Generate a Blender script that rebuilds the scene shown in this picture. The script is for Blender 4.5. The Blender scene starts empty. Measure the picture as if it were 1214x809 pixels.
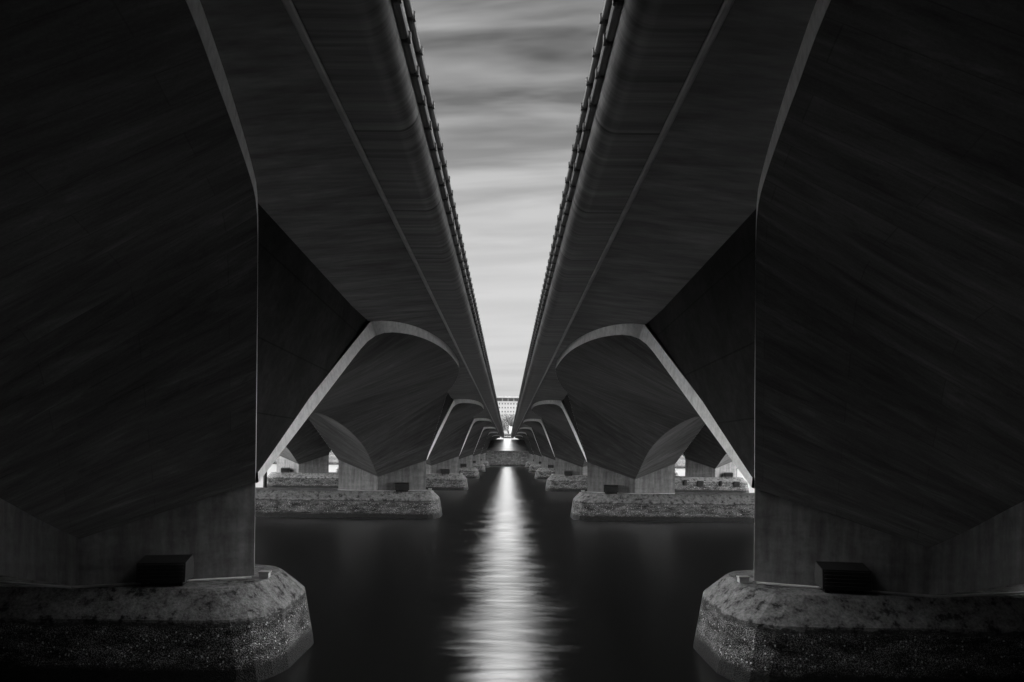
import bpy, bmesh, math, random
from mathutils import Vector
random.seed(7)
C = bpy.context.scene.collection
SC = bpy.context.scene
R = math.radians

# ------------------------------------------------------------------ scale
S = 37.0                 # distance between piers, metres
U = S / 809.0            # one survey unit in metres
H = 117.7                # eye height above the water, in units
N_PIER = 6
D0 = 0.478               # first pier, in spans from the camera
def z_(Z): return (Z + H) * U

# ------------------------------------------------------------------ camera
cam = bpy.data.cameras.new("camera"); cam_o = bpy.data.objects.new("camera", cam); C.objects.link(cam_o)
cam.sensor_width = 36; cam.lens = 24.0
cam.shift_x = 0.0043; cam.shift_y = 0.1063
cam.clip_start = 0.05; cam.clip_end = 6000
cam_o.location = (0.055, 0, H * U)
cam_o.rotation_euler = (R(90), R(-0.62), 0)
SC.camera = cam_o

# ------------------------------------------------------------------ world: overcast, streaked by a long exposure
SUN_EL, SUN_ROT = 72, 5
SKY_BASE, SKY_TOP_GAIN, SKY_SIDE = 0.268, 40.0, 32.0
w = bpy.data.worlds.new("World"); SC.world = w; w.use_nodes = True
nt = w.node_tree; nd = nt.nodes; lk = nt.links
bg = nd["Background"]
sky = nd.new("ShaderNodeTexSky"); sky.sky_type = 'NISHITA'; sky.sun_disc = False
sky.sun_elevation = R(SUN_EL); sky.sun_rotation = R(SUN_ROT); sky.dust_density = 4.0; sky.air_density = 1.0
bw = nd.new("ShaderNodeRGBToBW"); lk.new(sky.outputs[0], bw.inputs[0])
tc = nd.new("ShaderNodeTexCoord")
sep = nd.new("ShaderNodeSeparateXYZ"); lk.new(tc.outputs["Generated"], sep.inputs[0])
def M(op, a, b=None, c=None, tree=nt):
    n = tree.nodes.new("ShaderNodeMath"); n.operation = op
    for i, v in enumerate((a, b, c)):
        if v is None: continue
        if isinstance(v, (int, float)): n.inputs[i].default_value = v
        else: tree.links.new(v, n.inputs[i])
    return n.outputs[0]
zc = M('MAXIMUM', sep.outputs[2], 0.0)
den = M('ADD', zc, 0.10)
px = M('DIVIDE', sep.outputs[0], den); py = M('DIVIDE', sep.outputs[1], den)
comb = nd.new("ShaderNodeCombineXYZ")
lk.new(M('MULTIPLY_ADD', px, 1.05, M('MULTIPLY', py, 0.2)), comb.inputs[0])
lk.new(M('MULTIPLY_ADD', py, 4.6, M('MULTIPLY', px, 0.6)), comb.inputs[1]); comb.inputs[2].default_value = 5.2
nz = nd.new("ShaderNodeTexNoise"); nz.inputs["Scale"].default_value = 1.0; nz.inputs["Detail"].default_value = 4.5
nz.inputs["Roughness"].default_value = 0.5; nz.inputs["Distortion"].default_value = 0.35
lk.new(comb.outputs[0], nz.inputs["Vector"])
rp = nd.new("ShaderNodeValToRGB"); rp.color_ramp.elements[0].position = 0.38; rp.color_ramp.elements[0].color = (.20, .20, .20, 1)
rp.color_ramp.elements[1].position = 0.60; rp.color_ramp.elements[1].color = (1, 1, 1, 1)
lk.new(nz.outputs[0], rp.inputs[0])
# thin bright stratus towards the horizon, thicker grey cloud overhead
mr = nd.new("ShaderNodeMapRange"); mr.interpolation_type = 'SMOOTHSTEP'
mr.inputs[1].default_value = 0.22; mr.inputs[2].default_value = 0.56; mr.inputs[3].default_value = 0.0; mr.inputs[4].default_value = 1.0
lk.new(sep.outputs[2], mr.inputs[0])
cl = nd.new("ShaderNodeMix"); cl.data_type = 'FLOAT'
lk.new(M('MULTIPLY_ADD', mr.outputs[0], 0.86, 0.12), cl.inputs[0]); cl.inputs[2].default_value = 1.0
lk.new(rp.outputs[0], cl.inputs[3])
body = nd.new("ShaderNodeMapRange"); body.interpolation_type = 'SMOOTHSTEP'
body.inputs[1].default_value = 0.20; body.inputs[2].default_value = 0.56; body.inputs[3].default_value = 1.0; body.inputs[4].default_value = 0.60
lk.new(sep.outputs[2], body.inputs[0])
veil = M('MULTIPLY', cl.outputs[0], body.outputs[0])
# the cloud deck evens out the clear-sky gradient; unseen sky overhead and to the sides is brightened to light the undersides
top_gain = nd.new("ShaderNodeMapRange"); top_gain.interpolation_type = 'SMOOTHSTEP'
top_gain.inputs[1].default_value = 0.565; top_gain.inputs[2].default_value = 0.70; top_gain.inputs[3].default_value = 1.0; top_gain.inputs[4].default_value = SKY_TOP_GAIN
lk.new(sep.outputs[2], top_gain.inputs[0])
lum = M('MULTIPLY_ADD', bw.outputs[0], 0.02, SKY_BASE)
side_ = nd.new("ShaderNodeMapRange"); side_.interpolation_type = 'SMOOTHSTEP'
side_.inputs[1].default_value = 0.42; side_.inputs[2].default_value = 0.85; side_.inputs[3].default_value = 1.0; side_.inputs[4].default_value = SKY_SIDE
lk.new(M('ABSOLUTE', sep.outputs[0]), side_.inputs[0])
val = M('MULTIPLY', M('MULTIPLY', lum, veil), M('MAXIMUM', top_gain.outputs[0], side_.outputs[0]))
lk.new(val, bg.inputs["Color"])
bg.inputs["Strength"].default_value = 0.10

sun = bpy.data.lights.new("sun", 'SUN'); sun.energy = 0.8; sun.angle = R(40); sun.color = (1, 1, 1)
sun_o = bpy.data.objects.new("sun", sun); C.objects.link(sun_o)
# direction towards the sun matches the sky node (rotation measured from +Y, clockwise)
sd = Vector((math.sin(R(SUN_ROT)) * math.cos(R(SUN_EL)), math.cos(R(SUN_ROT)) * math.cos(R(SUN_EL)), math.sin(R(SUN_EL))))
sun_o.rotation_euler = sd.to_track_quat('Z', 'Y').to_euler(); sun_o.location = (0, 0, 60)

SC.view_settings.view_transform = 'Standard'; SC.view_settings.look = 'None'
SC.view_settings.exposure = 4.27; SC.view_settings.gamma = 1.0; SC.view_settings.use_curve_mapping = False
SC.render.engine = 'CYCLES'
SC.cycles.max_bounces = 10; SC.cycles.diffuse_bounces = 5; SC.cycles.glossy_bounces = 5
SC.cycles.use_denoising = True
SC.cycles.sample_clamp_indirect = 4.0

# ------------------------------------------------------------------ helpers
class MB:
    def __init__(s): s.v = []; s.f = []; s.uv = []; s.sm = []; s.mi = []
    def vert(s, p): s.v.append(tuple(p)); return len(s.v) - 1
    def face(s, idx, uv=None, smooth=False, mi=0):
        s.f.append(tuple(idx)); s.uv.append(uv); s.sm.append(smooth); s.mi.append(mi)
    def grid(s, rows, uvs=None, smooth=True, flip=False, mi=0):
        base = len(s.v); n = len(rows); m = len(rows[0])
        for r in rows:
            for p in r: s.v.append(tuple(p))
        for i in range(n - 1):
            for j in range(m - 1):
                q = [(i, j), (i, j + 1), (i + 1, j + 1), (i + 1, j)]
                if flip: q.reverse()
                s.face([base + a * m + b for a, b in q], [uvs[a][b] for a, b in q] if uvs else None, smooth, mi)
    def poly(s, pts, mi=0, uv=None, smooth=False):
        s.face([s.vert(p) for p in pts], uv, smooth, mi)
    def box(s, x0, x1, y0, y1, z0, z1, mi=0):
        b = [s.vert(p) for p in ((x0,y0,z0),(x1,y0,z0),(x1,y1,z0),(x0,y1,z0),(x0,y0,z1),(x1,y0,z1),(x1,y1,z1),(x0,y1,z1))]
        for q in ((0,3,2,1),(4,5,6,7),(0,1,5,4),(1,2,6,5),(2,3,7,6),(3,0,4,7)): s.face([b[i] for i in q], None, False, mi)
    def prism_y(s, prof, ys, smooth_seg=None, closed=True):
        """profile of (x,z) points swept along the list of y values"""
        n = len(prof)
        rings = [[s.vert((x, y, z)) for x, z in prof] for y in ys]
        for k in range(len(ys) - 1):
            for i in range(n if closed else n - 1):
                j = (i + 1) % n
                s.face([rings[k][i], rings[k][j], rings[k+1][j], rings[k+1][i]], None, bool(smooth_seg and smooth_seg[i]))
        if closed:
            s.face(list(reversed(rings[0]))); s.face(rings[-1])
    def tube(s, p0, p1, r0, r1=None, n=8, caps=True):
        r1 = r0 if r1 is None else r1
        a, b = Vector(p0), Vector(p1); d = (b - a).normalized()
        t = Vector((0, 0, 1)) if abs(d.z) < .9 else Vector((1, 0, 0))
        u = d.cross(t).normalized(); v = d.cross(u)
        A = []; B = []
        for i in range(n):
            c, q = math.cos(2*math.pi*i/n), math.sin(2*math.pi*i/n)
            A.append(s.vert(a + (u*c + v*q)*r0)); B.append(s.vert(b + (u*c + v*q)*r1))
        for i in range(n):
            j = (i + 1) % n; s.face([A[i], A[j], B[j], B[i]], None, True)
        if caps: s.face(list(reversed(A))); s.face(B)
    def mesh(s, name):
        me = bpy.data.meshes.new(name); me.from_pydata(s.v, [], s.f)
        if any(u for u in s.uv):
            L = me.uv_layers.new(name="UVMap"); k = 0
            for fi, f in enumerate(s.f):
                for i in range(len(f)):
                    L.data[k].uv = s.uv[fi][i] if s.uv[fi] else (0, 0); k += 1
        me.polygons.foreach_set("use_smooth", s.sm); me.polygons.foreach_set("material_index", s.mi)
        me.update(); return me
    def fix(s, me):
        bm = bmesh.new(); bm.from_mesh(me); bmesh.ops.remove_doubles(bm, verts=bm.verts, dist=.0004)
        for e in bm.edges:
            if len(e.link_faces) != 2 or e.calc_face_angle(0) > R(20): e.smooth = False
        bmesh.ops.recalc_face_normals(bm, faces=bm.faces); bm.to_mesh(me); bm.free(); return me
    def build(s, name, mats, parent=None, loc=None, recalc=True):
        me = s.mesh(name)
        if recalc: s.fix(me)
        for m in (mats if isinstance(mats, (list, tuple)) else [mats]): me.materials.append(m)
        o = bpy.data.objects.new(name, me); C.objects.link(o)
        if parent: o.parent = parent
        if loc: o.location = loc
        return o
def tag(o, label=None, cat=None, group=None, kind=None):
    if label: o['label'] = label
    if cat: o['category'] = cat
    if group: o['group'] = group
    if kind: o['kind'] = kind
    return o
def empty(name, loc=(0,0,0), rz=0):
    o = bpy.data.objects.new(name, None); C.objects.link(o); o.location = loc; o.rotation_euler = (0, 0, rz); o.empty_display_size = .3
    return o
def copy_tree(o, parent=None):
    c = o.copy(); C.objects.link(c); c.parent = parent
    for k in ('label', 'category', 'group'):
        if parent and k in c: pass
    for ch in list(o.children): copy_tree(ch, c)
    return c
def lerp(a, b, t): return tuple(x + (y - x) * t for x, y in zip(a, b))
def resample(pts, n):
    ln = [0]
    for a, b in zip(pts, pts[1:]): ln.append(ln[-1] + math.dist(a, b))
    out = []
    for k in range(n + 1):
        L = ln[-1] * k / n; i = 0
        while i < len(pts) - 2 and ln[i+1] < L: i += 1
        t = (L - ln[i]) / max(1e-9, ln[i+1] - ln[i]); out.append(lerp(pts[i], pts[i+1], t))
    return out
def smooth_curve(pts, sub=8):
    out = []
    for i in range(len(pts) - 1):
        p0 = pts[max(0, i-1)]; p1 = pts[i]; p2 = pts[i+1]; p3 = pts[min(len(pts)-1, i+2)]
        for k in range(sub):
            t = k / sub
            out.append(tuple(.5*((2*b) + (-a+c)*t + (2*a-5*b+4*c-d)*t*t + (-a+3*b-3*c+d)*t**3) for a, b, c, d in zip(p0, p1, p2, p3)))
    out.append(pts[-1]); return out

# ------------------------------------------------------------------ materials (all neutral grey: the photograph is black and white)
class Mat:
    def __init__(s, name, rough=.85):
        s.m = bpy.data.materials.new(name); s.m.use_nodes = True; s.t = s.m.node_tree
        s.b = s.t.nodes["Principled BSDF"]; s.b.inputs["Roughness"].default_value = rough
        s.b.inputs["Specular IOR Level"].default_value = .3
    def n(s, kind, **kw):
        x = s.t.nodes.new(kind)
        for k, v in kw.items():
            if k in x.inputs.keys(): x.inputs[k].default_value = v
            else: setattr(x, k, v)
        return x
    def L(s, a, b): s.t.links.new(a, b)
    def math(s, op, a, b=None, c=None): return M(op, a, b, c, tree=s.t)
    def coord(s, which, scale=(1,1,1), rot=(0,0,0)):
        tcn = s.n("ShaderNodeTexCoord"); mp = s.n("ShaderNodeMapping")
        mp.inputs["Scale"].default_value = scale; mp.inputs["Rotation"].default_value = rot
        s.L(tcn.outputs[which], mp.inputs[0]); return mp.outputs[0]
    def noise(s, vec, scale, detail=5, rough=.55, dist=0):
        x = s.n("ShaderNodeTexNoise"); x.inputs["Scale"].default_value = scale; x.inputs["Detail"].default_value = detail
        x.inputs["Roughness"].default_value = rough; x.inputs["Distortion"].default_value = dist
        s.L(vec, x.inputs["Vector"]); return x.outputs[0]
    def ramp(s, fac, stops):
        x = s.n("ShaderNodeValToRGB"); e = x.color_ramp.elements
        while len(e) < len(stops): e.new(.5)
        for i, (p, v) in enumerate(stops): e[i].position = p; e[i].color = (v, v, v, 1)
        s.L(fac, x.inputs[0]); return x.outputs[0]
    def rng(s, v, a, b, c, d):
        x = s.n("ShaderNodeMapRange"); 
        for i, k in enumerate((a, b, c, d)): x.inputs[i+1].default_value = k
        s.L(v, x.inputs[0]); return x.outputs[0]
    def color(s, v): s.L(v, s.b.inputs["Base Color"])
    def bump(s, h, strength=.3, dist=.02):
        x = s.n("ShaderNodeBump"); x.inputs["Strength"].default_value = strength; x.inputs["Distance"].default_value = dist
        s.L(h, x.inputs["Height"]); s.L(x.outputs[0], s.b.inputs["Normal"])

def flat(name, v, rough=.7, metal=0):
    m = Mat(name, rough); 
    m.b.inputs["Metallic"].default_value = metal
    f = m.noise(m.coord("Object"), 3.0, 4); m.color(m.ramp(f, [(.3, v*.8), (.7, v*1.15)])); return m.m

def concrete_board():
    """board-marked arch shell: boards, staggered joints and streaks run along the rulings (uv)"""
    m = Mat("board_marked_concrete", .9); m.b.inputs["Specular IOR Level"].default_value = .14
    a = m.noise(m.coord("UV", (.42, 2.4, 1)), 1.0, 8, .68, .5)
    fine = m.noise(m.coord("UV", (1.3, 14, 1)), 1.0, 4, .6)
    big = m.noise(m.coord("UV", (.11, .20, 1)), 1.0, 4, .6)
    spots = m.noise(m.coord("UV", (1.4, 1.7, 1)), 1.2, 9, .75)
    grain = m.noise(m.coord("UV", (1, 1, 1)), 22, 4, .7)
    br = m.n("ShaderNodeTexBrick"); br.inputs["Scale"].default_value = 1.0; br.inputs["Mortar Size"].default_value = .011
    br.inputs["Mortar Smooth"].default_value = .4; br.inputs["Brick Width"].default_value = 3.6; br.inputs["Row Height"].default_value = .62
    for k, v in (("Color1", 1.0), ("Color2", .84), ("Mortar", .68)): br.inputs[k].default_value = (v, v, v, 1)
    m.L(m.coord("UV"), br.inputs["Vector"]); bwn = m.n("ShaderNodeRGBToBW"); m.L(br.outputs[0], bwn.inputs[0])
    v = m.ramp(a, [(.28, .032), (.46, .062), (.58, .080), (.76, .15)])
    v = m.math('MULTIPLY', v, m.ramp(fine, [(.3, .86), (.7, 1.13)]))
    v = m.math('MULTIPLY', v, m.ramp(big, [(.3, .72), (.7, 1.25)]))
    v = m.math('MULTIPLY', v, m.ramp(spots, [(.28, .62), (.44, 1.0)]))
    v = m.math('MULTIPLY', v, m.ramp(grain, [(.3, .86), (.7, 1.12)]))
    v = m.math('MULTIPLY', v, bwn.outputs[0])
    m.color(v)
    h = m.math('ADD', m.math('MULTIPLY', a, .5), m.math('ADD', m.math('MULTIPLY', fine, .3), m.math('MULTIPLY', bwn.outputs[0], .6))); m.bump(h, .35, .02); return m.m
def concrete_soffit():
    m = Mat("soffit_concrete", .85)
    co = m.coord("Object", (.45, 2.0, 1), (0, 0, R(14)))
    a = m.noise(co, 1.0, 6, .6, .3); f = m.noise(m.coord("Object", (2.2, 9, 2), (0, 0, R(14))), 1.0, 4)
    big = m.noise(m.coord("Object", (.12, .12, .12)), 1.0, 3)
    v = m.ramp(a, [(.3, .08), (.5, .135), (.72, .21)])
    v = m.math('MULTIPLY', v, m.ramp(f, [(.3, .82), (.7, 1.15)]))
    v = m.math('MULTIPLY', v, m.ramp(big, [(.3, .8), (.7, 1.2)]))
    m.color(v); m.bump(m.math('ADD', a, f), .25, .015); return m.m
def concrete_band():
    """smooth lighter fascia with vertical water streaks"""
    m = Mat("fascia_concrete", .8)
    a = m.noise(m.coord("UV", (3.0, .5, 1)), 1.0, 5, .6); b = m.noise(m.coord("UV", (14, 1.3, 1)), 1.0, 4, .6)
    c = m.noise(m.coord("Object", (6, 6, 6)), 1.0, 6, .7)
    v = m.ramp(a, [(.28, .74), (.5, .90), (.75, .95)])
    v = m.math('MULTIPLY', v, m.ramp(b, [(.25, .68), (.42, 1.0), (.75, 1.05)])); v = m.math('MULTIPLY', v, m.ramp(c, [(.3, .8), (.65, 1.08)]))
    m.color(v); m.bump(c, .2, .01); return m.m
def concrete_beam():
    m = Mat("edge_beam_concrete", .6)
    st = m.noise(m.coord("Object", (.25, 5.5, .5)), 1.0, 5, .65, .2)
    st2 = m.noise(m.coord("Object", (.5, 1.1, .5)), 1.0, 4, .55)
    tcn = m.n("ShaderNodeTexCoord"); sp = m.n("ShaderNodeSeparateXYZ"); m.L(tcn.outputs["Object"], sp.inputs[0])
    fr = m.math('FRACT', m.math('MULTIPLY', sp.outputs[1], 1/3.083))
    joint = m.math('GREATER_THAN', m.math('ABSOLUTE', m.math('SUBTRACT', fr, .5)), .491)
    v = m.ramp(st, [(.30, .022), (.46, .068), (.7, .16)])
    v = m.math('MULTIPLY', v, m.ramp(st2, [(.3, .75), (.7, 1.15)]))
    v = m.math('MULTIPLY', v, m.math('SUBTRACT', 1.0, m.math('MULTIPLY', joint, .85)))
    m.color(v); m.bump(m.math('SUBTRACT', m.math('MULTIPLY', st, .4), joint), .3, .02); return m.m
def concrete_column():
    m = Mat("column_concrete", .85)
    a = m.noise(m.coord("Object", (2.6, 2.6, .35)), 1.0, 6, .6); c = m.noise(m.coord("Object"), 5.0, 7, .7)
    d = m.noise(m.coord("Object", (.5, .5, 3.0)), 1.0, 4)
    v = m.ramp(a, [(.28, .08), (.5, .16), (.74, .25)]); v = m.math('MULTIPLY', v, m.ramp(c, [(.3, .75), (.65, 1.12)]))
    v = m.math('MULTIPLY', v, m.ramp(d, [(.3, .8), (.7, 1.1)]))
    m.color(v); m.bump(c, .3, .015); return m.m
def cap_material():
    """pile cap: pitted concrete above, barnacle belt between the tides, wet dark weed below"""
    m = Mat("tidal_concrete", .85); m.b.inputs["Specular IOR Level"].default_value = .12
    tcn = m.n("ShaderNodeTexCoord"); sp = m.n("ShaderNodeSeparateXYZ"); m.L(tcn.outputs["Object"], sp.inputs[0])
    wob = m.noise(m.coord("Object"), .8, 4); wob2 = m.noise(m.coord("Object", (1, 1, 3)), 5, 5, .7)
    z = m.math('ADD', sp.outputs[2], m.math('ADD', m.math('MULTIPLY', m.math('SUBTRACT', wob, .5), .25), m.math('MULTIPLY', m.math('SUBTRACT', wob2, .5), .35)))
    z0 = z_(-118)
    # upper concrete
    blot = m.noise(m.coord("Object"), 3.2, 8, .72); pit = m.noise(m.coord("Object"), 16, 4, .6)
    up = m.math('MULTIPLY', m.ramp(blot, [(.38, .03), (.46, .14), (.7, .27)]), m.ramp(pit, [(.3, .6), (.6, 1.1)]))
    # barnacles
    vo = m.n("ShaderNodeTexVoronoi", feature='F1'); vo.inputs["Scale"].default_value = 15; m.L(m.coord("Object"), vo.inputs["Vector"])
    vo2 = m.n("ShaderNodeTexVoronoi", feature='F1'); vo2.inputs["Scale"].default_value = 38; m.L(m.coord("Object"), vo2.inputs["Vector"])
    sel = m.n("ShaderNodeSeparateColor"); m.L(vo.outputs["Color"], sel.inputs[0])
    big = m.math('MULTIPLY', m.math('LESS_THAN', vo.outputs["Distance"], .33), m.math('GREATER_THAN', sel.outputs[0], .86))
    sml = m.ramp(vo2.outputs["Distance"], [(.15, .40), (.55, .04)])
    clump = m.ramp(m.noise(m.coord("Object", (.6, .6, 1.8)), 2.0, 7, .7), [(.36, .12), (.62, 1.2)])
    barn = m.math('ADD', m.math('MULTIPLY', sml, clump), m.math('MULTIPLY', big, .4))
    def mix(f, a, b):
        x = m.n("ShaderNodeMix", data_type='FLOAT'); m.L(f, x.inputs[0]); m.L(a, x.inputs[2])
        if isinstance(b, float): x.inputs[3].default_value = b
        else: m.L(b, x.inputs[3])
        return x.outputs[0]
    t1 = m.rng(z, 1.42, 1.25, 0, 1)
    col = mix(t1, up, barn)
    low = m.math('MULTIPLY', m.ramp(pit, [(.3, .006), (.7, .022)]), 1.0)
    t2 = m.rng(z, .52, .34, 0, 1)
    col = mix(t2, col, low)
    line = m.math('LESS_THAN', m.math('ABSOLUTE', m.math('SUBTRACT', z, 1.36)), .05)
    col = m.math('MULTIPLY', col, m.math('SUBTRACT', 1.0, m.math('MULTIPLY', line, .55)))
    m.color(col)
    h = m.math('ADD', m.math('MULTIPLY', m.math('SUBTRACT', 1.0, vo2.outputs["Distance"]), t1), pit); m.bump(h, .7, .03)
    m.L(m.rng(z, .34, .6, .6, .9), m.b.inputs["Roughness"])
    return m.m
def stone_wall_mat():
    m = Mat("quay_stone", .9)
    br = m.n("ShaderNodeTexBrick"); br.inputs["Scale"].default_value = 1.0; br.inputs["Mortar Size"].default_value = .02
    br.inputs["Brick Width"].default_value = 1.1; br.inputs["Row Height"].default_value = .45
    for k, v in (("Color1", .20), ("Color2", .11), ("Mortar", .04)): br.inputs[k].default_value = (v, v, v, 1)
    mp = m.coord("Object", (1, 1, 1), (R(90), 0, 0)); m.L(mp, br.inputs["Vector"])
    tcn = m.n("ShaderNodeTexCoord"); sp = m.n("ShaderNodeSeparateXYZ"); m.L(tcn.outputs["Object"], sp.inputs[0])
    nz_ = m.noise(m.coord("Object"), 1.6, 7, .7)
    bwn = m.n("ShaderNodeRGBToBW"); m.L(br.outputs[0], bwn.inputs[0])
    v = m.math('MULTIPLY', bwn.outputs[0], m.ramp(nz_, [(.3, .45), (.7, 1.5)]))
    v = m.math('MULTIPLY', v, m.rng(m.math('ADD', sp.outputs[2], m.math('MULTIPLY', nz_, .8)), .7, 1.5, .25, 1))
    m.color(v); m.bump(v, .5, .05); return m.m
def paving_mat():
    m = Mat("pale_paving", .7)
    a = m.noise(m.coord("Object"), .35, 6, .6); b = m.noise(m.coord("Object"), 4, 5, .6)
    br = m.n("ShaderNodeTexBrick"); br.inputs["Scale"].default_value = 1.0; br.inputs["Mortar Size"].default_value = .012
    br.inputs["Brick Width"].default_value = 2.4; br.inputs["Row Height"].default_value = 2.4; br.offset = 0
    for k, v in (("Color1", 1.0), ("Color2", .9), ("Mortar", .45)): br.inputs[k].default_value = (v, v, v, 1)
    m.L(m.coord("Object"), br.inputs["Vector"]); bwn = m.n("ShaderNodeRGBToBW"); m.L(br.outputs[0], bwn.inputs[0])
    v = m.math('MULTIPLY', m.ramp(a, [(.3, .085), (.7, .125)]), m.ramp(b, [(.3, .88), (.7, 1.08)]))
    m.color(m.math('MULTIPLY', v, bwn.outputs[0])); return m.m
WR0, WR1, WCALM = .298, .325, 1.07
def water_mat():
    m = Mat("river_water", .3)
    m.b.inputs["Base Color"].default_value = (.0025, .0025, .0025, 1); m.b.inputs["IOR"].default_value = 1.55
    m.b.inputs["Specular IOR Level"].default_value = .5
    a = m.noise(m.coord("Object", (.9, 1.6, 1)), 1.0, 3, .5, .4); b = m.noise(m.coord("Object", (3.0, 9.0, 1)), 1.0, 4, .6, .3)
    big = m.noise(m.coord("Object", (.5, 2.6, 1)), 1.0, 4, .6, .3)
    h = m.math('ADD', m.math('MULTIPLY', a, .7), m.math('MULTIPLY', b, .22))
    m.bump(h, .17, .05)
    # sheen of a wind-rippled surface: Beckmann lobe weighted by the Fresnel of water over black depth
    g = m.n("ShaderNodeBsdfGlossy"); g.distribution = 'BECKMANN'; g.inputs["Color"].default_value = (1, 1, 1, 1)
    tcn = m.n("ShaderNodeTexCoord"); sp = m.n("ShaderNodeSeparateXYZ"); m.L(tcn.outputs["Object"], sp.inputs[0])
    calm = m.rng(sp.outputs[1], 12, 45, 1.0, WCALM)          # a little more ripple out in the channel
    patch = m.noise(m.coord("Object", (.10, .34, 1)), 1.0, 5, .62, .5)
    # ripples spread the glint sideways by a varying amount, its length stays even
    spread = m.math('ADD', m.math('MULTIPLY', m.rng(patch, .36, .64, 0, 1), .26), m.math('MULTIPLY', m.rng(big, .3, .7, -.05, .05), 1.0))
    one_a = m.math('ADD', spread, .52)
    m.L(m.math('SUBTRACT', 1.0, one_a), g.inputs["Anisotropy"])
    r_ = m.math('MULTIPLY', m.math('SQRT', m.math('DIVIDE', one_a, .56)), m.rng(big, .35, .65, WR0, WR1))
    m.L(m.math('MULTIPLY', r_, calm), g.inputs["Roughness"])
    fr = m.n("ShaderNodeFresnel"); fr.inputs["IOR"].default_value = 1.6
    df = m.n("ShaderNodeBsdfDiffuse"); df.inputs["Color"].default_value = (.0015, .0015, .0015, 1)
    tv = m.n("ShaderNodeCombineXYZ"); tv.inputs[0].default_value = 1; m.L(tv.outputs[0], g.inputs["Tangent"])   # wave crests run across the channel
    bn = m.b.inputs["Normal"].links[0].from_socket
    m.L(bn, g.inputs["Normal"])
    mx = m.n("ShaderNodeMixShader"); m.L(fr.outputs[0], mx.inputs[0]); m.L(df.outputs[0], mx.inputs[1]); m.L(g.outputs[0], mx.inputs[2])
    m.L(mx.outputs[0], m.t.nodes["Material Output"].inputs["Surface"])
    return m.m
def leaf_mat(name, v):
    m = Mat(name, .6); f = m.noise(m.coord("Object"), .9, 4); m.color(m.ramp(f, [(.3, v*.6), (.7, v*1.5)]))
    return m.m
BOARD, SOFFIT, BAND, BEAM, COLUMN, CAP = concrete_board(), concrete_soffit(), concrete_band(), concrete_beam(), concrete_column(), cap_material()
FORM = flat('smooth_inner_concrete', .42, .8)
def plate_mat():
    m = Mat('dark_web_concrete', .95); m.b.inputs["Specular IOR Level"].default_value = .05
    a = m.noise(m.coord("Object", (1, .5, .35)), 1.0, 7, .65, .3); c = m.noise(m.coord("Object"), 4, 6, .7)
    tcn = m.n("ShaderNodeTexCoord"); sp = m.n("ShaderNodeSeparateXYZ"); m.L(tcn.outputs["Object"], sp.inputs[0])
    ln = m.math('GREATER_THAN', m.math('ABSOLUTE', m.math('SUBTRACT', m.math('FRACT', m.math('MULTIPLY', sp.outputs[2], 1/1.55)), .5)), .488)
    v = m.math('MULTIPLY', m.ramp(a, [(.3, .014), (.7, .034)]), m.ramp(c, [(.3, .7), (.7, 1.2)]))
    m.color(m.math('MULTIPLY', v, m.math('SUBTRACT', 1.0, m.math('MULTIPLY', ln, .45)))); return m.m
PLATE = plate_mat()  # very dark base colour for the plates between the arch legs
LIT_RIM = flat('lit_rim_concrete', .40, .8)  # paler colour stands in for light along the beam's lower corner
QUAY, PAVE, WATER = stone_wall_mat(), paving_mat(), water_mat()
DARK_METAL = flat("dark_painted_metal", .02, .7); PIPE_METAL = flat("grey_pipe_metal", .05, .45); GALV = flat("galvanised_metal", .4, .5)
WHITE = flat("white_paint", .3, .5); RENDER = flat("pale_render", .2, .8); GLASS = flat("dark_window_glass", .05, .15)
LEAF, LEAF2, BARK = leaf_mat("leaves", .02), leaf_mat("dark_leaves", .011), flat("bark", .09, .9)
GROUND = flat("bank_ground", .10, .9); RUBBER = flat("black_rubber", .03, .8)

# ------------------------------------------------------------------ setting: water and banks
D_FAR = 5.95; Y_FAR = D_FAR * S; Y_NEAR = -0.45
b = MB(); b.poly([(-3000, -3000, 0), (3000, -3000, 0), (3000, 6000, 0), (-3000, 6000, 0)])
tag(b.build("water", WATER), kind='structure')
DECK_Z = z_(112)
def bank(sign, y0, run):
    """paved ramp rising from the quay edge to road level, then flat ground to the horizon"""
    b = MB()
    zt = z_(-8); ye = y0 + sign * run; zg = z_(88)
    b.grid([[(x, y0 + sign*1.0, zt) for x in (-400, -60, 60, 400)], [(x, ye, zg) for x in (-400, -60, 60, 400)], [(x, ye + sign*1.5, zg + .02) for x in (-400, -60, 60, 400)]], smooth=False)
    o = tag(b.build("embankment", PAVE if sign > 0 else GROUND), kind='structure')
    g = MB(); g.grid([[(x, ye + sign*1.5, zg) for x in (-3000, 3000)], [(x, sign*5500, zg) for x in (-3000, 3000)]], smooth=False)
    g.grid([[(x, y0 + sign*1.5, zt - .5) for x in (-3000, -400)], [(x, ye + sign*1.5, zg - .004) for x in (-3000, -400)]], smooth=False)
    g.grid([[(x, y0 + sign*1.5, zt - .5) for x in (400, 3000)], [(x, ye + sign*1.5, zg - .004) for x in (400, 3000)]], smooth=False)
    tag(g.build("ground", GROUND), kind='structure')
bank(1, Y_FAR, .66 * S); bank(-1, Y_NEAR, .60 * S)
def quay(y0, y1, label, sgn):
    b = MB(); zt = z_(-8)
    b.box(-600, 600, min(y0, y1), max(y0, y1), -2, zt - .75)
    y2 = y0 + .25*sgn
    b.box(-600, 600, min(y2, y1), max(y2, y1), zt - .745, zt - .06)
    o = b.build("quay_wall", QUAY); tag(o, label, 'wall')
    c = MB(); c.box(-600, 600, min(y0 - .06*sgn, y1), max(y0 - .06*sgn, y1), zt - .055, zt + .07); c.build("coping", COLUMN, o)
    return o
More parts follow.
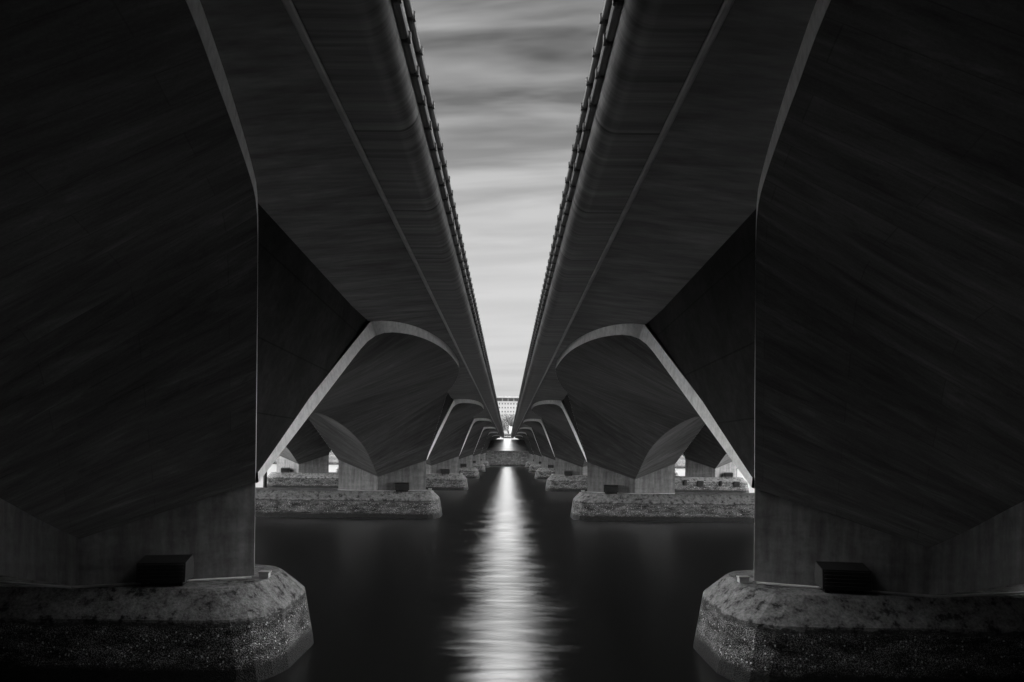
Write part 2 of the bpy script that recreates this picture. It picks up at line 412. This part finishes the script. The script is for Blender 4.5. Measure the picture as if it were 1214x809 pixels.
quay(Y_FAR, Y_FAR + 1.2, "dark stone quay wall across the far end of the channel under the bridges", 1)
quay(Y_NEAR, Y_NEAR - 1.2, "stone quay wall at the near end where the viewer stands", -1)

# ------------------------------------------------------------------ bridge geometry, one deck line symmetric about s = 0 (units; s outward from the column line)
CL = 218.0; CL2 = 600.0
def ztop(a): return 97 + 5.0 * (104.5 - a) / 50.0
LOW0 = (140.6, .003, -20); UP0 = (140.8, .001, -9)
REAR = [(.168,104.5),(.1690,96),(.180,86.5),(.205,77),(.245,68.5),(.30,62),(.36,58.3),(.43,56.7),(.5,56.5)]
FRONT_NEAR = [(.154,95.6),(.19,87.8),(.23,79.8),(.262,73.8),(.301,67.4),(.36,61),(.43,57.5),(.5,56.5)]
FRONT = [(.154,95.6),(.20,87),(.25,79.8),(.342,69),(.438,60.5),(.5,56.5)]
RIDGE = [(.045,-48),(.08,-36),(.13,-17),(.19,2),(.27,18),(.34,28),(.42,36),(.5,40.5)]
NL, NF, MJ = 14, 34, 14
def half(flatpts):
    """rows of (lower edge, upper edge, ridge) from the column to midspan; points are (s, delta, Z)"""
    d0, a0 = flatpts[0]
    ins = .6 if d0 > .16 else 2.4
    lo = [lerp(LOW0, (a0 - ins, d0 + .008, ztop(a0) - 7), t / NL) for t in range(NL + 1)]
    up = [lerp(UP0, (a0, d0, ztop(a0) + .6), t / NL) for t in range(NL + 1)]
    fl = smooth_curve([(a, d * 809) for d, a in flatpts], 8); fl = resample(fl, NF)
    flo = [(a - .6 - (ins - .6) * max(0, 1 - k/10), d / 809 + .008 * (1 - k/NF), ztop(a) - 7) for k, (a, d) in enumerate(fl)]
    fup = [(a, d / 809, ztop(a) + .6) for a, d in fl]
    rd = smooth_curve([(d * 809, z) for d, z in RIDGE], 8)
    k = min(range(len(rd)), key=lambda i: abs(rd[i][0] - .19 * 809))
    ra = [(0, d / 809, z) for d, z in resample(rd[:k+1], NL)]; rb = [(0, d / 809, z) for d, z in resample(rd[k:], NF)]
    def ease(leg, flat, it):
        L = leg + flat[1:]
        for _ in range(it):
            L = [p if not (NL - 3 <= i <= NL + 4) else tuple(.25*a + .5*b + .25*c for a, b, c in zip(L[i-1], p, L[i+1])) for i, p in enumerate(L)]
        return L[:NL+1], L[NL:]
    lo, flo = ease(lo, flo, 3)
    if d0 < .16: up, fup = ease(up, fup, 2)
    cv = lambda L: [(CL - a, d, z) for a, d, z in L]
    return (cv(lo), cv(up), ra), (cv(flo), cv(fup), rb)
def to_m(p, sgn, y0, sy): return Vector((p[0] * U * sgn, y0 + sy * p[1] * S, z_(p[2])))
def shell_meshes(halves):
    """halves: list of (flat points, y0, direction along y)"""
    sh, bds = MB(), {1: MB(), -1: MB()}
    for flatpts, y0, sy in halves:
        for part in half(flatpts):
            lo, up, rd = part
            for sgn in (1, -1):
                rows, rows2, uvs, vacc0 = [], [], [], 0
                vacc = 0 if part[2][0][1] < .1 else 5.9
                fl, fu = [], []; bu = 0; buv = []
                for i in range(len(lo)):
                    A = to_m(lo[i], sgn, y0, sy); A2 = to_m(up[i], sgn, y0, sy); B = to_m(rd[i], sgn, y0, sy); B2 = B + Vector((0, 0, .34))
                    rows.append([A.lerp(B, j / MJ) for j in range(MJ + 1)]); rows2.append([A2.lerp(B2, j / MJ) for j in range(MJ + 1)])
                    if i: 
                        pa, pb = rows[-2][0], rows[-2][-1]; vacc += .5 * ((A - pa).length + (B - pb).length); bu += (A2 - fu[-1]).length
                    ln = (B - A).length; off = (sgn * 7 + sy * 13 + y0 * .37)
                    uvs.append([(ln * j / MJ + off, vacc + off * 2) for j in range(MJ + 1)])
                    fl.append(A); fu.append(A2); buv.append(bu + off)
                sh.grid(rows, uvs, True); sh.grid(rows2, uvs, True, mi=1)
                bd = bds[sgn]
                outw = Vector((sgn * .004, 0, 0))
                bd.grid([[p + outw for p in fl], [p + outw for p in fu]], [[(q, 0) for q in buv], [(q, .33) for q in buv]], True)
    return sh, bds
def straight_end(mbs, y0, y1):
    """crown section carried level onto the abutment"""
    sh, bds = mbs
    for sgn in (1, -1):
        bd = bds[sgn]
        e = [(CL - 56.5 + .6, ztop(56.5) - 7), (0, 40.5)]
        rows = []; uvs = []
        for k in range(13):
            y = y0 + (y1 - y0) * k / 12
            A = Vector((e[0][0]*U*sgn, y, z_(e[0][1]))); B = Vector((0, y, z_(40.5)))
            rows.append([A.lerp(B, j / MJ) for j in range(MJ + 1)]); uvs.append([(8 * j / MJ + sgn*3, y) for j in range(MJ + 1)])
        sh.grid(rows, uvs, True)
        x = (CL - 56.5) * U * sgn
        bd.grid([[Vector((x, y0, z_(ztop(56.5)-7))), Vector((x, y1, z_(ztop(56.5)-7)))], [Vector((x, y0, z_(ztop(56.5)+.6))), Vector((x, y1, z_(ztop(56.5)+.6)))]], [[(0,0),(20,0)],[(0,.33),(20,.33)]], False)

# deck cross-section (half) for one line
def deck_profile():
    P = []
    for sgn in (1, -1):
        h = [(0, 109), (CL - 106, 109), (CL - 106, 97), (CL - 47, ztop(47)), (CL - 40, 110), (CL - 40, 119), (0, 121)]
        P.append([(sgn * s * U, z_(Z)) for s, Z in h])
    return P[0] + list(reversed(P[1][1:-1]))
def beam_profile(sgn):
    pts = []; sm = []
    def arc(cx, cz, r, a0, a1, n):
        for k in range(n + 1):
            t = R(a0 + (a1 - a0) * k / n); pts.append((cx + r * math.cos(t), cz + r * math.sin(t))); sm.append(k < n)
    pts.append((50.5, 110)); sm.append(False)
    pts.append((48.8, 104)); sm.append(False)
    arc(44.8, 98, 4, 0, -90, 8)
    arc(32.6, 100.5, 6.5, 270, 180, 14)
    pts += [(26.1, 117), (28, 119), (30, 119.4), (30, 131), (34, 131), (36, 119.5), (50.5, 119.5)]; sm += [False] * 7
    return [(sgn * (CL - a) * U, z_(Z)) for a, Z in pts], sm

YA, YB = -.62 * S, (D_FAR + .64) * S
py_ = [ (D0 + k) * S for k in range(N_PIER) ]
inner_mesh = None
protos = {}
def get_shell(kind):
    if kind in protos: return protos[kind]
    if kind == 'mid': mbs = shell_meshes([(REAR, 0, 1), (FRONT, S, -1)])
    elif kind == 'near':
        mbs = shell_meshes([(FRONT_NEAR, 0, -1)]); straight_end(mbs, -.5 * S, -1.08 * S)
    else:
        mbs = shell_meshes([(REAR, 0, 1)]); straight_end(mbs, .5 * S, 1.10 * S)
    a = mbs[0].mesh("arch_shell"); a.materials.append(BOARD); a.materials.append(FORM); cs = []
    mbs[0].fix(a)
    for g in (1, -1):
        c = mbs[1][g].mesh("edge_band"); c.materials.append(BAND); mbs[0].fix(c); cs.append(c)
    protos[kind] = (a, cs); return protos[kind]
def make_bridge(side, label):
    root = empty("concrete_bridge", (side * (CL + CL2) / 2 * U, 0, 0)); tag(root, label, "bridge", "twin arched road bridges")
    cx = (CL + CL2) / 2
    for c in (CL, CL2):
        lx = side * (c - cx) * U
        db = MB(); prof = deck_profile(); ys = [YA + (YB - YA) * k / 60 for k in range(61)]
        db.prism_y(prof, ys); db.build("deck_slab", SOFFIT, root, (lx, 0, 0))
        for sgn in (1, -1):
            bb = MB(); pr, sm = beam_profile(sgn); bb.prism_y(pr, ys, sm); bb.build("edge_beam", BEAM, root, (lx, 0, 0))
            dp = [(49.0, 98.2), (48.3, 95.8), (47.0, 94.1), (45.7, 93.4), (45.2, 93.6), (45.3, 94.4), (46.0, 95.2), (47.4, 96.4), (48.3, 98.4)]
            eb = MB(); eb.prism_y([(sgn * (CL - a) * U, z_(Z)) for a, Z in dp], [YA + .01 + (YB - YA - .02) * k / 40 for k in range(41)], [True]*4 + [False]*5); eb.build("lit_rim_strip", LIT_RIM, root, (lx, 0, 0))
        def add(kind, y):
            a, e = get_shell(kind)
            o = bpy.data.objects.new("arch_shell", a); C.objects.link(o); o.parent = root; o.location = (lx, y, 0)
            for m_ in e:
                q = bpy.data.objects.new("edge_band", m_); C.objects.link(q); q.parent = o
        for y in py_:
            for sgn in (1, -1):
                wp = MB(); P_ = lambda a, d, Z: (sgn * (CL - a) * U, y + d * S, z_(Z))
                rows = []
                for i in range(9):
                    t = i / 8; rows.append([lerp(P_(141.9, 0.0 + (q - .5) * .018, -14), P_(96.6 + 9.0 * q, -.168 + .350 * q, 108.8), t) for q in (0, .25, .5, .75, 1)])
                wp.grid(rows, None, False); o = wp.build("web_plate", PLATE, root, (lx, 0, 0)); md = o.modifiers.new("thick", 'SOLIDIFY'); md.thickness = .12; md.offset = 0
        add('near', py_[0])
        for k in range(N_PIER - 1): add('mid', py_[k])
        add('far', py_[-1])
    return root
make_bridge(-1, "concrete road bridge on the left of the open slot, seen from below")
make_bridge(1, "concrete road bridge on the right of the open slot, seen from below")

# ------------------------------------------------------------------ piers
def column_mb():
    """hexagonal column, top folded lower at the middle where the shells spring"""
    b = MB(); zb = -74
    s_ = 76.5; top = {0: -47.5, 1: -19.5}
    plan = [(-s_, .0006, -19.8), (0, .045, -47.8), (s_, .0006, -19.8), (s_, -.0006, -19.8), (0, -.045, -47.8), (-s_, -.0006, -19.8)]
    n = len(plan); V = lambda p, Z: (p[0] * U, -p[1] * S, z_(Z))
    for i in range(n):
        p, q = plan[i], plan[(i+1) % n]
        k = 10
        rows = [[lerp(V(p, zb), V(q, zb), j/k) for j in range(k+1)], [lerp(V(p, p[2]), V(q, q[2]), j/k) for j in range(k+1)]]
        b.grid(rows, None, False)
    b.poly([V(p, p[2]) for p in plan[:3]] + [V(plan[3], plan[3][2])] + [V(plan[4], plan[4][2])] + [V(plan[5], plan[5][2])])
    return b
def cap_mb(sub=5):
    """one long cap with pointed noses under both columns of a pier; local x runs outward from the slot"""
    b = MB(); L0, L1 = 113, 2*409 - 113
    cx = (CL + CL2) / 2
    def ring(nose, front, Z):
        a0, a1 = L0 + nose, L1 - nose
        nose_ = [(0, .45*front), (4, .70*front), (9, .87*front), (17, .965*front)]
        pts = [(a0 + u, d) for u, d in nose_] + [(a0 + 30, front)]
        fx = [a0 + 30 + (a1 - a0 - 60) * k / 30 for k in range(1, 30)]
        pts += [(x, front) for x in fx] + [(a1 - 30, front)] + [(a1 - u, d) for u, d in reversed(nose_)]
        pts += [(x, -y) for x, y in reversed(pts)]
        return [((a - cx) * U, -d * S, z_(Z)) for a, d in pts]
    R_ = [ring(0, .064, -130), ring(1, .064, -117), ring(6, .061, -86), ring(7.2, .0595, -84.5), ring(17.5, .048, -74), ring(19.5, .0465, -72.8), ring(23, .044, -72.6)]
    for lo, hi in zip(R_, R_[1:]): b.grid([lo + [lo[0]], hi + [hi[0]]], None, False)
    b.poly(R_[-1])
    return b
cap_me = None
ORD = ["nearest", "second", "third", "fourth", "fifth", "farthest"]
LOOK = ["huge barnacled pile cap at the viewer's feet", "full pile cap seen beside the mirror streak", "small pale cap behind the second", "smaller cap half hidden by the third",
        "tiny cap near the far wall", "last tiny cap against the stone wall"]
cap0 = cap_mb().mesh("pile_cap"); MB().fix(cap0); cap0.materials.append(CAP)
col0 = column_mb().mesh("column"); MB().fix(col0); col0.materials.append(COLUMN)
cb = MB(); cb.tube((-112*U + 0, 0, .0), (-20*U, -.98, 0), .035, n=6)
def new(name, me, parent=None, loc=(0,0,0), rz=0):
    o = bpy.data.objects.new(name, me); C.objects.link(o); o.parent = parent; o.location = loc; o.rotation_euler = (0,0,rz); return o
cx = (CL + CL2) / 2
# conduit along the foot of the column, and its small junction box (local x outward from slot)
kb = MB()
for p, q in (((-270*U, -.50, z_(-71.6)), (-191*U, -1.95, z_(-71.6))), ((-191*U, -1.95, z_(-71.6)), (-120*U, -1.2, z_(-71.6)))): kb.tube(p, q, .03, n=6)
kond = kb.mesh("conduit"); MB().fix(kond); kond.materials.append(GALV)
jb = MB(); jb.box(-.12, .12, -.09, .09, 0, .12); jb.box(-.14, .14, -.11, .11, .122, .15); jm = jb.mesh("junction_box"); MB().fix(jm); jm.materials.append(GALV)
piers = {}
for side in (-1, 1):
    for k in range(N_PIER):
        name = "left-hand" if side < 0 else "right-hand"
        root = empty("bridge_pier", (side * cx * U, py_[k], 0), 0)
        tag(root, f"{ORD[k]} concrete pier of the {name} bridge, {LOOK[k]}", "pier", "concrete bridge piers standing in the water")
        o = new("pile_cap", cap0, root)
        for c in (CL, CL2): new("column", col0, root, (side * (c - cx) * U, 0, 0))
        if k < 3:
            q = new("conduit", kond, root); j = new("junction_box", jm, root, (side * (133 - cx) * U, -.32, z_(-72.6) + .02))
            q.scale = (side, 1, 1)
        piers[side, k] = root
# fenders on the lit outer end of the third right-hand pier
fb = MB(); fb.box(-.55, .55, -.14, .02, 0, .95)
for t in (-.36, 0, .36): fb.box(t - .06, t + .06, -.2, -.145, .05, .9)
fm = fb.mesh("fender"); MB().fix(fm); fm.materials.append(RUBBER)
for a, wx, hz, zz in ((511, .36, .8, .95), (554, .75, .85, .8), (612, .30, .7, .95), (658, .72, .75, .85)):
    q = new("fender", fm, piers[1, 2], ((a - cx) * U, -.0605 * S, zz)); q.scale = (wx, 1, hz)

# ------------------------------------------------------------------ floodlights on the caps
def floodlight():
    root = empty("floodlight")
    b = MB()
    prof = [(-.35, .10), (.35, .10), (.42, .30), (.30, .66), (-.30, .56)]     # y,z wedge
    A = [(-.54, y, z) for y, z in prof]; B = [(.54, y, z) for y, z in prof]
    ia = [b.vert(p) for p in A]; ib = [b.vert(p) for p in B]
    for i in range(5): j = (i+1) % 5; b.face([ia[i], ia[j], ib[j], ib[i]])
    b.face(ia); b.face(ib)
    b.build("housing", DARK_METAL, root)
    s = MB()
    for k in range(5):
        z = .17 + k * .085; y = -.36 + (z - .1) * .11 - .012
        s.box(-.5, .5, y - .03, y + .004, z, z + .018)
    s.build("louvre", DARK_METAL, root)
    st = MB()
    for x in (-.42, .42): st.box(x - .04, x + .04, -.25, .25, 0, .105)
    st.box(-.379, .379, -.04, .04, .02, .07)
    st.build("bracket", DARK_METAL, root)
    return root
fl0 = None
for side in (-1, 1):
    nm = "left-hand" if side < 0 else "right-hand"
    for k in range(N_PIER):
        spots = [(178, "slot-side")] + ([(640, "outer sunlit")] if k == 2 else [])
        for a, where in spots:
            o = floodlight() if fl0 is None else copy_tree(fl0)
            if fl0 is None: fl0 = o
            o.location = (side * a * U, py_[k] - (.034 if k == 0 else .040) * S - .02, z_(-72.5)); o.rotation_euler = (0, 0, side * R(-10))
            tag(o, f"dark louvred floodlight box on {where} end of the {ORD[k]} {nm} pile cap", "floodlight", "floodlights on the pile caps")

# ------------------------------------------------------------------ near abutment behind the viewer; unseen walls and slab added to shade near piers
b = MB(); zt = z_(114)
b.box(-40, 40, -5.2, -3.4, z_(-40), zt); 
for k in range(17): b.box(-40 + 5*k - .35, -40 + 5*k + .35, -3.395, -3.15, z_(-40), zt - .4)
for sx in (-1, 1):
    x0, x1 = sorted((sx * 36.2, sx * 37.4)); b.box(x0, x1, -3.39, 21.0, -1, zt + .6)
o = b.build("abutment_shade_walls", QUAY); tag(o, "dark stone abutment behind the viewer, closed up and given added wing walls to block light", "wall")
b = MB(); b.box(-1.15, 1.15, -24, 7.3, z_(113), z_(119.5)); b.build("light_block_slab", SOFFIT, o)  # unseen slab added over the slot to keep light off the near piers

# ------------------------------------------------------------------ paired pipes along the slot edges
def pipe_run(side, label):
    root = empty("service_pipes", (side * 25.5 * U, 0, z_(104))); tag(root, label, "pipes", "pipes along the deck edges")
    rows = (("lower_pipe", 0.0, -2.0, .062), ("upper_pipe", .3, 9.0, .052))
    cm = {}
    for nm, ax, dz, r in rows:
        p = MB(); y0, y1 = YA, YB; n = 90
        for i in range(n):
            p.tube((0, y0 + (y1-y0)*i/n, dz*U), (0, y0 + (y1-y0)*(i+1)/n, dz*U), r, n=10, caps=False)
        p.build(nm, PIPE_METAL, root)
        c = MB(); c.tube((0, -.06, 0), (0, .06, 0), r*1.12, n=10); c.box(-r-.014, r+.014, -.03, .03, -r*.9, r*.9)
        cm[nm] = c.mesh("pipe_clamp"); MB().fix(cm[nm]); cm[nm].materials.append(DARK_METAL)
    ys = [.02*S + k * .70 for k in range(330)]
    for i, y in enumerate(ys[6:56]):
        new("pipe_clamp", cm["lower_pipe"], root, (0, y, -2.0*U)); new("pipe_clamp", cm["upper_pipe"], root, (0, y + .42, 9.0*U))
    rest = MB()
    for y in ys[56:]:
        for nm, ax, dz, r in rows:
            rest.tube((0, y - .07, dz*U), (0, y + .07, dz*U), r*1.12, n=6)
            rest.box(-r-.014, r+.014, y - .05, y + .05, dz*U - r*1.1, dz*U + r*1.1)
    o = rest.build("far_clamps", DARK_METAL, root); o['kind'] = 'stuff'
pipe_run(-1, "pair of dark clamped pipes along the left-hand deck edge above the slot")
pipe_run(1, "pair of dark clamped pipes along the right-hand deck edge above the slot")

# ------------------------------------------------------------------ far end: planter, low wall, banner, trees, building
ZG = z_(88)
def leaf_cloud(mb, centre, rad, n, size, squash=.8):
    for _ in range(n):
        while True:
            p = Vector((random.uniform(-1,1), random.uniform(-1,1), random.uniform(-1,1)))
            if .25 < p.length < 1: break
        c = Vector(centre) + Vector((p.x*rad, p.y*rad, p.z*rad*squash))
        u = Vector((random.gauss(0,1), random.gauss(0,1), random.gauss(0,1))).normalized(); v = u.orthogonal().normalized()
        s = size * random.uniform(.6, 1.4)
        mb.poly([c - u*s, c + v*s*.5, c + u*s, c - v*s*.5])
def tree(x, y, h, label, spread, mat):
    root = empty("broadleaf_tree", (x, y, ZG)); tag(root, label, "tree", "trees beyond the far bank")
    t = MB(); t.tube((0,0,-.1), (.1,0,h*.35), h*.032, h*.022, n=8)
    cr = MB()
    for k in range(11):
        an = k * 2.4 + random.random(); el = random.uniform(.25, 1.0)
        c = Vector((math.cos(an)*spread*(1-el*.45)*.7, math.sin(an)*spread*(1-el*.45)*.7, h*(.36 + .52*el)))
        t.tube((.1,0,h*.33), tuple(c*.92), h*.013, h*.004, n=5)
        leaf_cloud(cr, c, spread*random.uniform(.36,.55), 420, .30)
    t.build("trunk", BARK, root); cr.build("crown", mat, root, recalc=False)
tree(-6, 9.0*S, 14.0, "bushy dark tree standing left of the white banner beyond the far bank", 6.0, LEAF)
tree(7.5, 9.3*S, 13.5, "bushy tree standing behind and right of the white banner", 5.5, LEAF)
tree(-19, 9.5*S, 15.0, "tall tree beyond the far bank, leftmost of the tree row", 6.5, LEAF2)
tree(20, 9.1*S, 14.5, "tall tree beyond the far bank, rightmost of the tree row", 6.0, LEAF2)
tree(.5, 10.4*S, 16.0, "tall pale-leaved tree rising in the middle behind the other trees", 7.0, LEAF)

# shrub bed in a kerbed planter at the head of the ramp
py0 = (D_FAR + .69) * S + 2
root = empty("planter_bed", (.35, py0 + 3, ZG)); tag(root, "dark clipped shrubs in a raised planter at the head of the pale ramp", "planter")
b = MB()
for bx in ((-2.0, 2.0, -.9, -.75), (-2.0, 2.0, .75, .9), (-2.0, -1.85, -.745, .745), (1.85, 2.0, -.745, .745)): b.box(bx[0], bx[1], bx[2], bx[3], 0, .75)
b.box(-1.84, 1.84, -.74, .74, 0, .6); b.build("planter_box", DARK_METAL, root)
sh = MB()
for k in range(7): leaf_cloud(sh, (-1.5 + k*.5, random.uniform(-.3,.3), 1.15 + random.uniform(-.1,.35)), .6, 260, .10, .9)
sh.build("foliage", LEAF2, root, recalc=False)
# low white parapet wall
b = MB(); b.box(-40, 40, 0, .4, 0, 1.0); b.box(-40.1, 40.1, -.08, .48, 1.003, 1.15)
for k in range(41): b.box(-40 + 2*k - .18, -40 + 2*k + .18, -.06, -.003, .0, .99)
o = b.build("parapet_wall", WHITE, None, (0, 7.9*S, ZG + 1.1)); tag(o, "low white parapet wall along the road in front of the trees", "wall")
b = MB(); b.box(-41, 41, -.6, 1.2, -1.2, -.003); b.build("wall_base", COLUMN, o)
# white banner on a post
root = empty("banner_sign", (1.62, 8.4*S, ZG)); tag(root, "tall white banner on a post in front of the dark trees", "banner")
b = MB(); b.tube((-.75, 0, 0), (-.75, 0, 6.9), .06, n=8); b.tube((-.75, 0, 6.6), (.6, 0, 6.6), .03, n=6); b.build("post", GALV, root)
b = MB(); rows = []
for i in range(11):
    rows.append([(-.68 + 1.25*j/8, .05*math.sin(j*.9 + i*.4), 3.4 + 3.1*i/10) for j in range(9)])
b.grid(rows); o = b.build("banner_cloth", WHITE, root); md = o.modifiers.new("thick", 'SOLIDIFY'); md.thickness = .01

def building(x, y, w_, h_, dep, label, pitch, nst, top_loggia=True):
    root = empty("office_building", (x, y, ZG)); tag(root, label, "building")
    b = MB(); zt = h_ - 5.2
    b.box(-w_/2, w_/2, 0, dep, 0, zt); b.box(-w_/2, w_/2, 2.0, dep, zt, h_ - 1.6)
    b.build("wall", RENDER, root)
    r = MB(); r.box(-w_/2 - .8, w_/2 + .8, -.8, dep + .5, h_ - 1.597, h_ - .7); r.box(-w_/2 - .2, w_/2 + .2, -.2, dep, h_ - .697, h_); r.build("roof", RENDER, root)
    c = MB(); c.box(-w_/2 - .3, w_/2 + .3, -.3, -.003, zt - .7, zt - .1); c.build("cornice", RENDER, root)
    n = int(w_ / pitch); colm = MB(); colm.box(-.28, .28, -.28, .28, 0, 3.6); cme = colm.mesh("loggia_column"); MB().fix(cme); cme.materials.append(RENDER)
    g = MB(); g.box(-w_/2 + .5, w_/2 - .5, 1.9, 1.997, zt + .3, h_ - 1.9); g.build("loggia_glazing", GLASS, root)
    wm = MB(); wm.box(-.6, .6, -.02, .05, 0, 1.6); wme = wm.mesh("window"); MB().fix(wme); wme.materials.append(GLASS)
    sm = MB(); sm.box(-.75, .75, -.16, -.002, -.14, -.01); sme = sm.mesh("sill"); MB().fix(sme); sme.materials.append(RENDER)
    for i in range(n):
        px_ = -w_/2 + pitch * (i + .5)
        if i % 2 == 0: new("loggia_column", cme, root, (px_, .4, zt + .002))
        for q in range(nst):
            if abs(px_) > 30: continue
            wi = new("window", wme, root, (px_, 0, zt - 3.4 - 4.15 * q)); new("sill", sme, wi)
building(-1.0, 19.5*S, 62, 52.5, 24, "pale office block with square windows and a columned top storey beyond the trees", 3.05, 5)
b = MB(); b.box(-30, -4, 0, 20, 0, 57); 
for k in range(6): b.box(-29 + 4*k, -27 + 4*k, -.06, .2, 44, 54)
o = b.build("distant_block", RENDER, None, (-6, 22.5*S, ZG)); tag(o, "plain pale block rising just behind the roof of the columned office block", "building")
# dark steel mooring pile seen under the left-hand arch
b = MB(); b.tube((0,0,-1), (0,0,5.0), .24, n=14); o = b.build("mooring_pile", DARK_METAL, None, (-286.5*2.38*U, 2.38*S, 0)); tag(o, "dark round steel pile standing in bright water under the left-hand arch", "pile")
c = MB(); c.tube((0,0,5.0), (0,0,5.35), .27, .06, n=14); c.build("pile_cone", DARK_METAL, o)
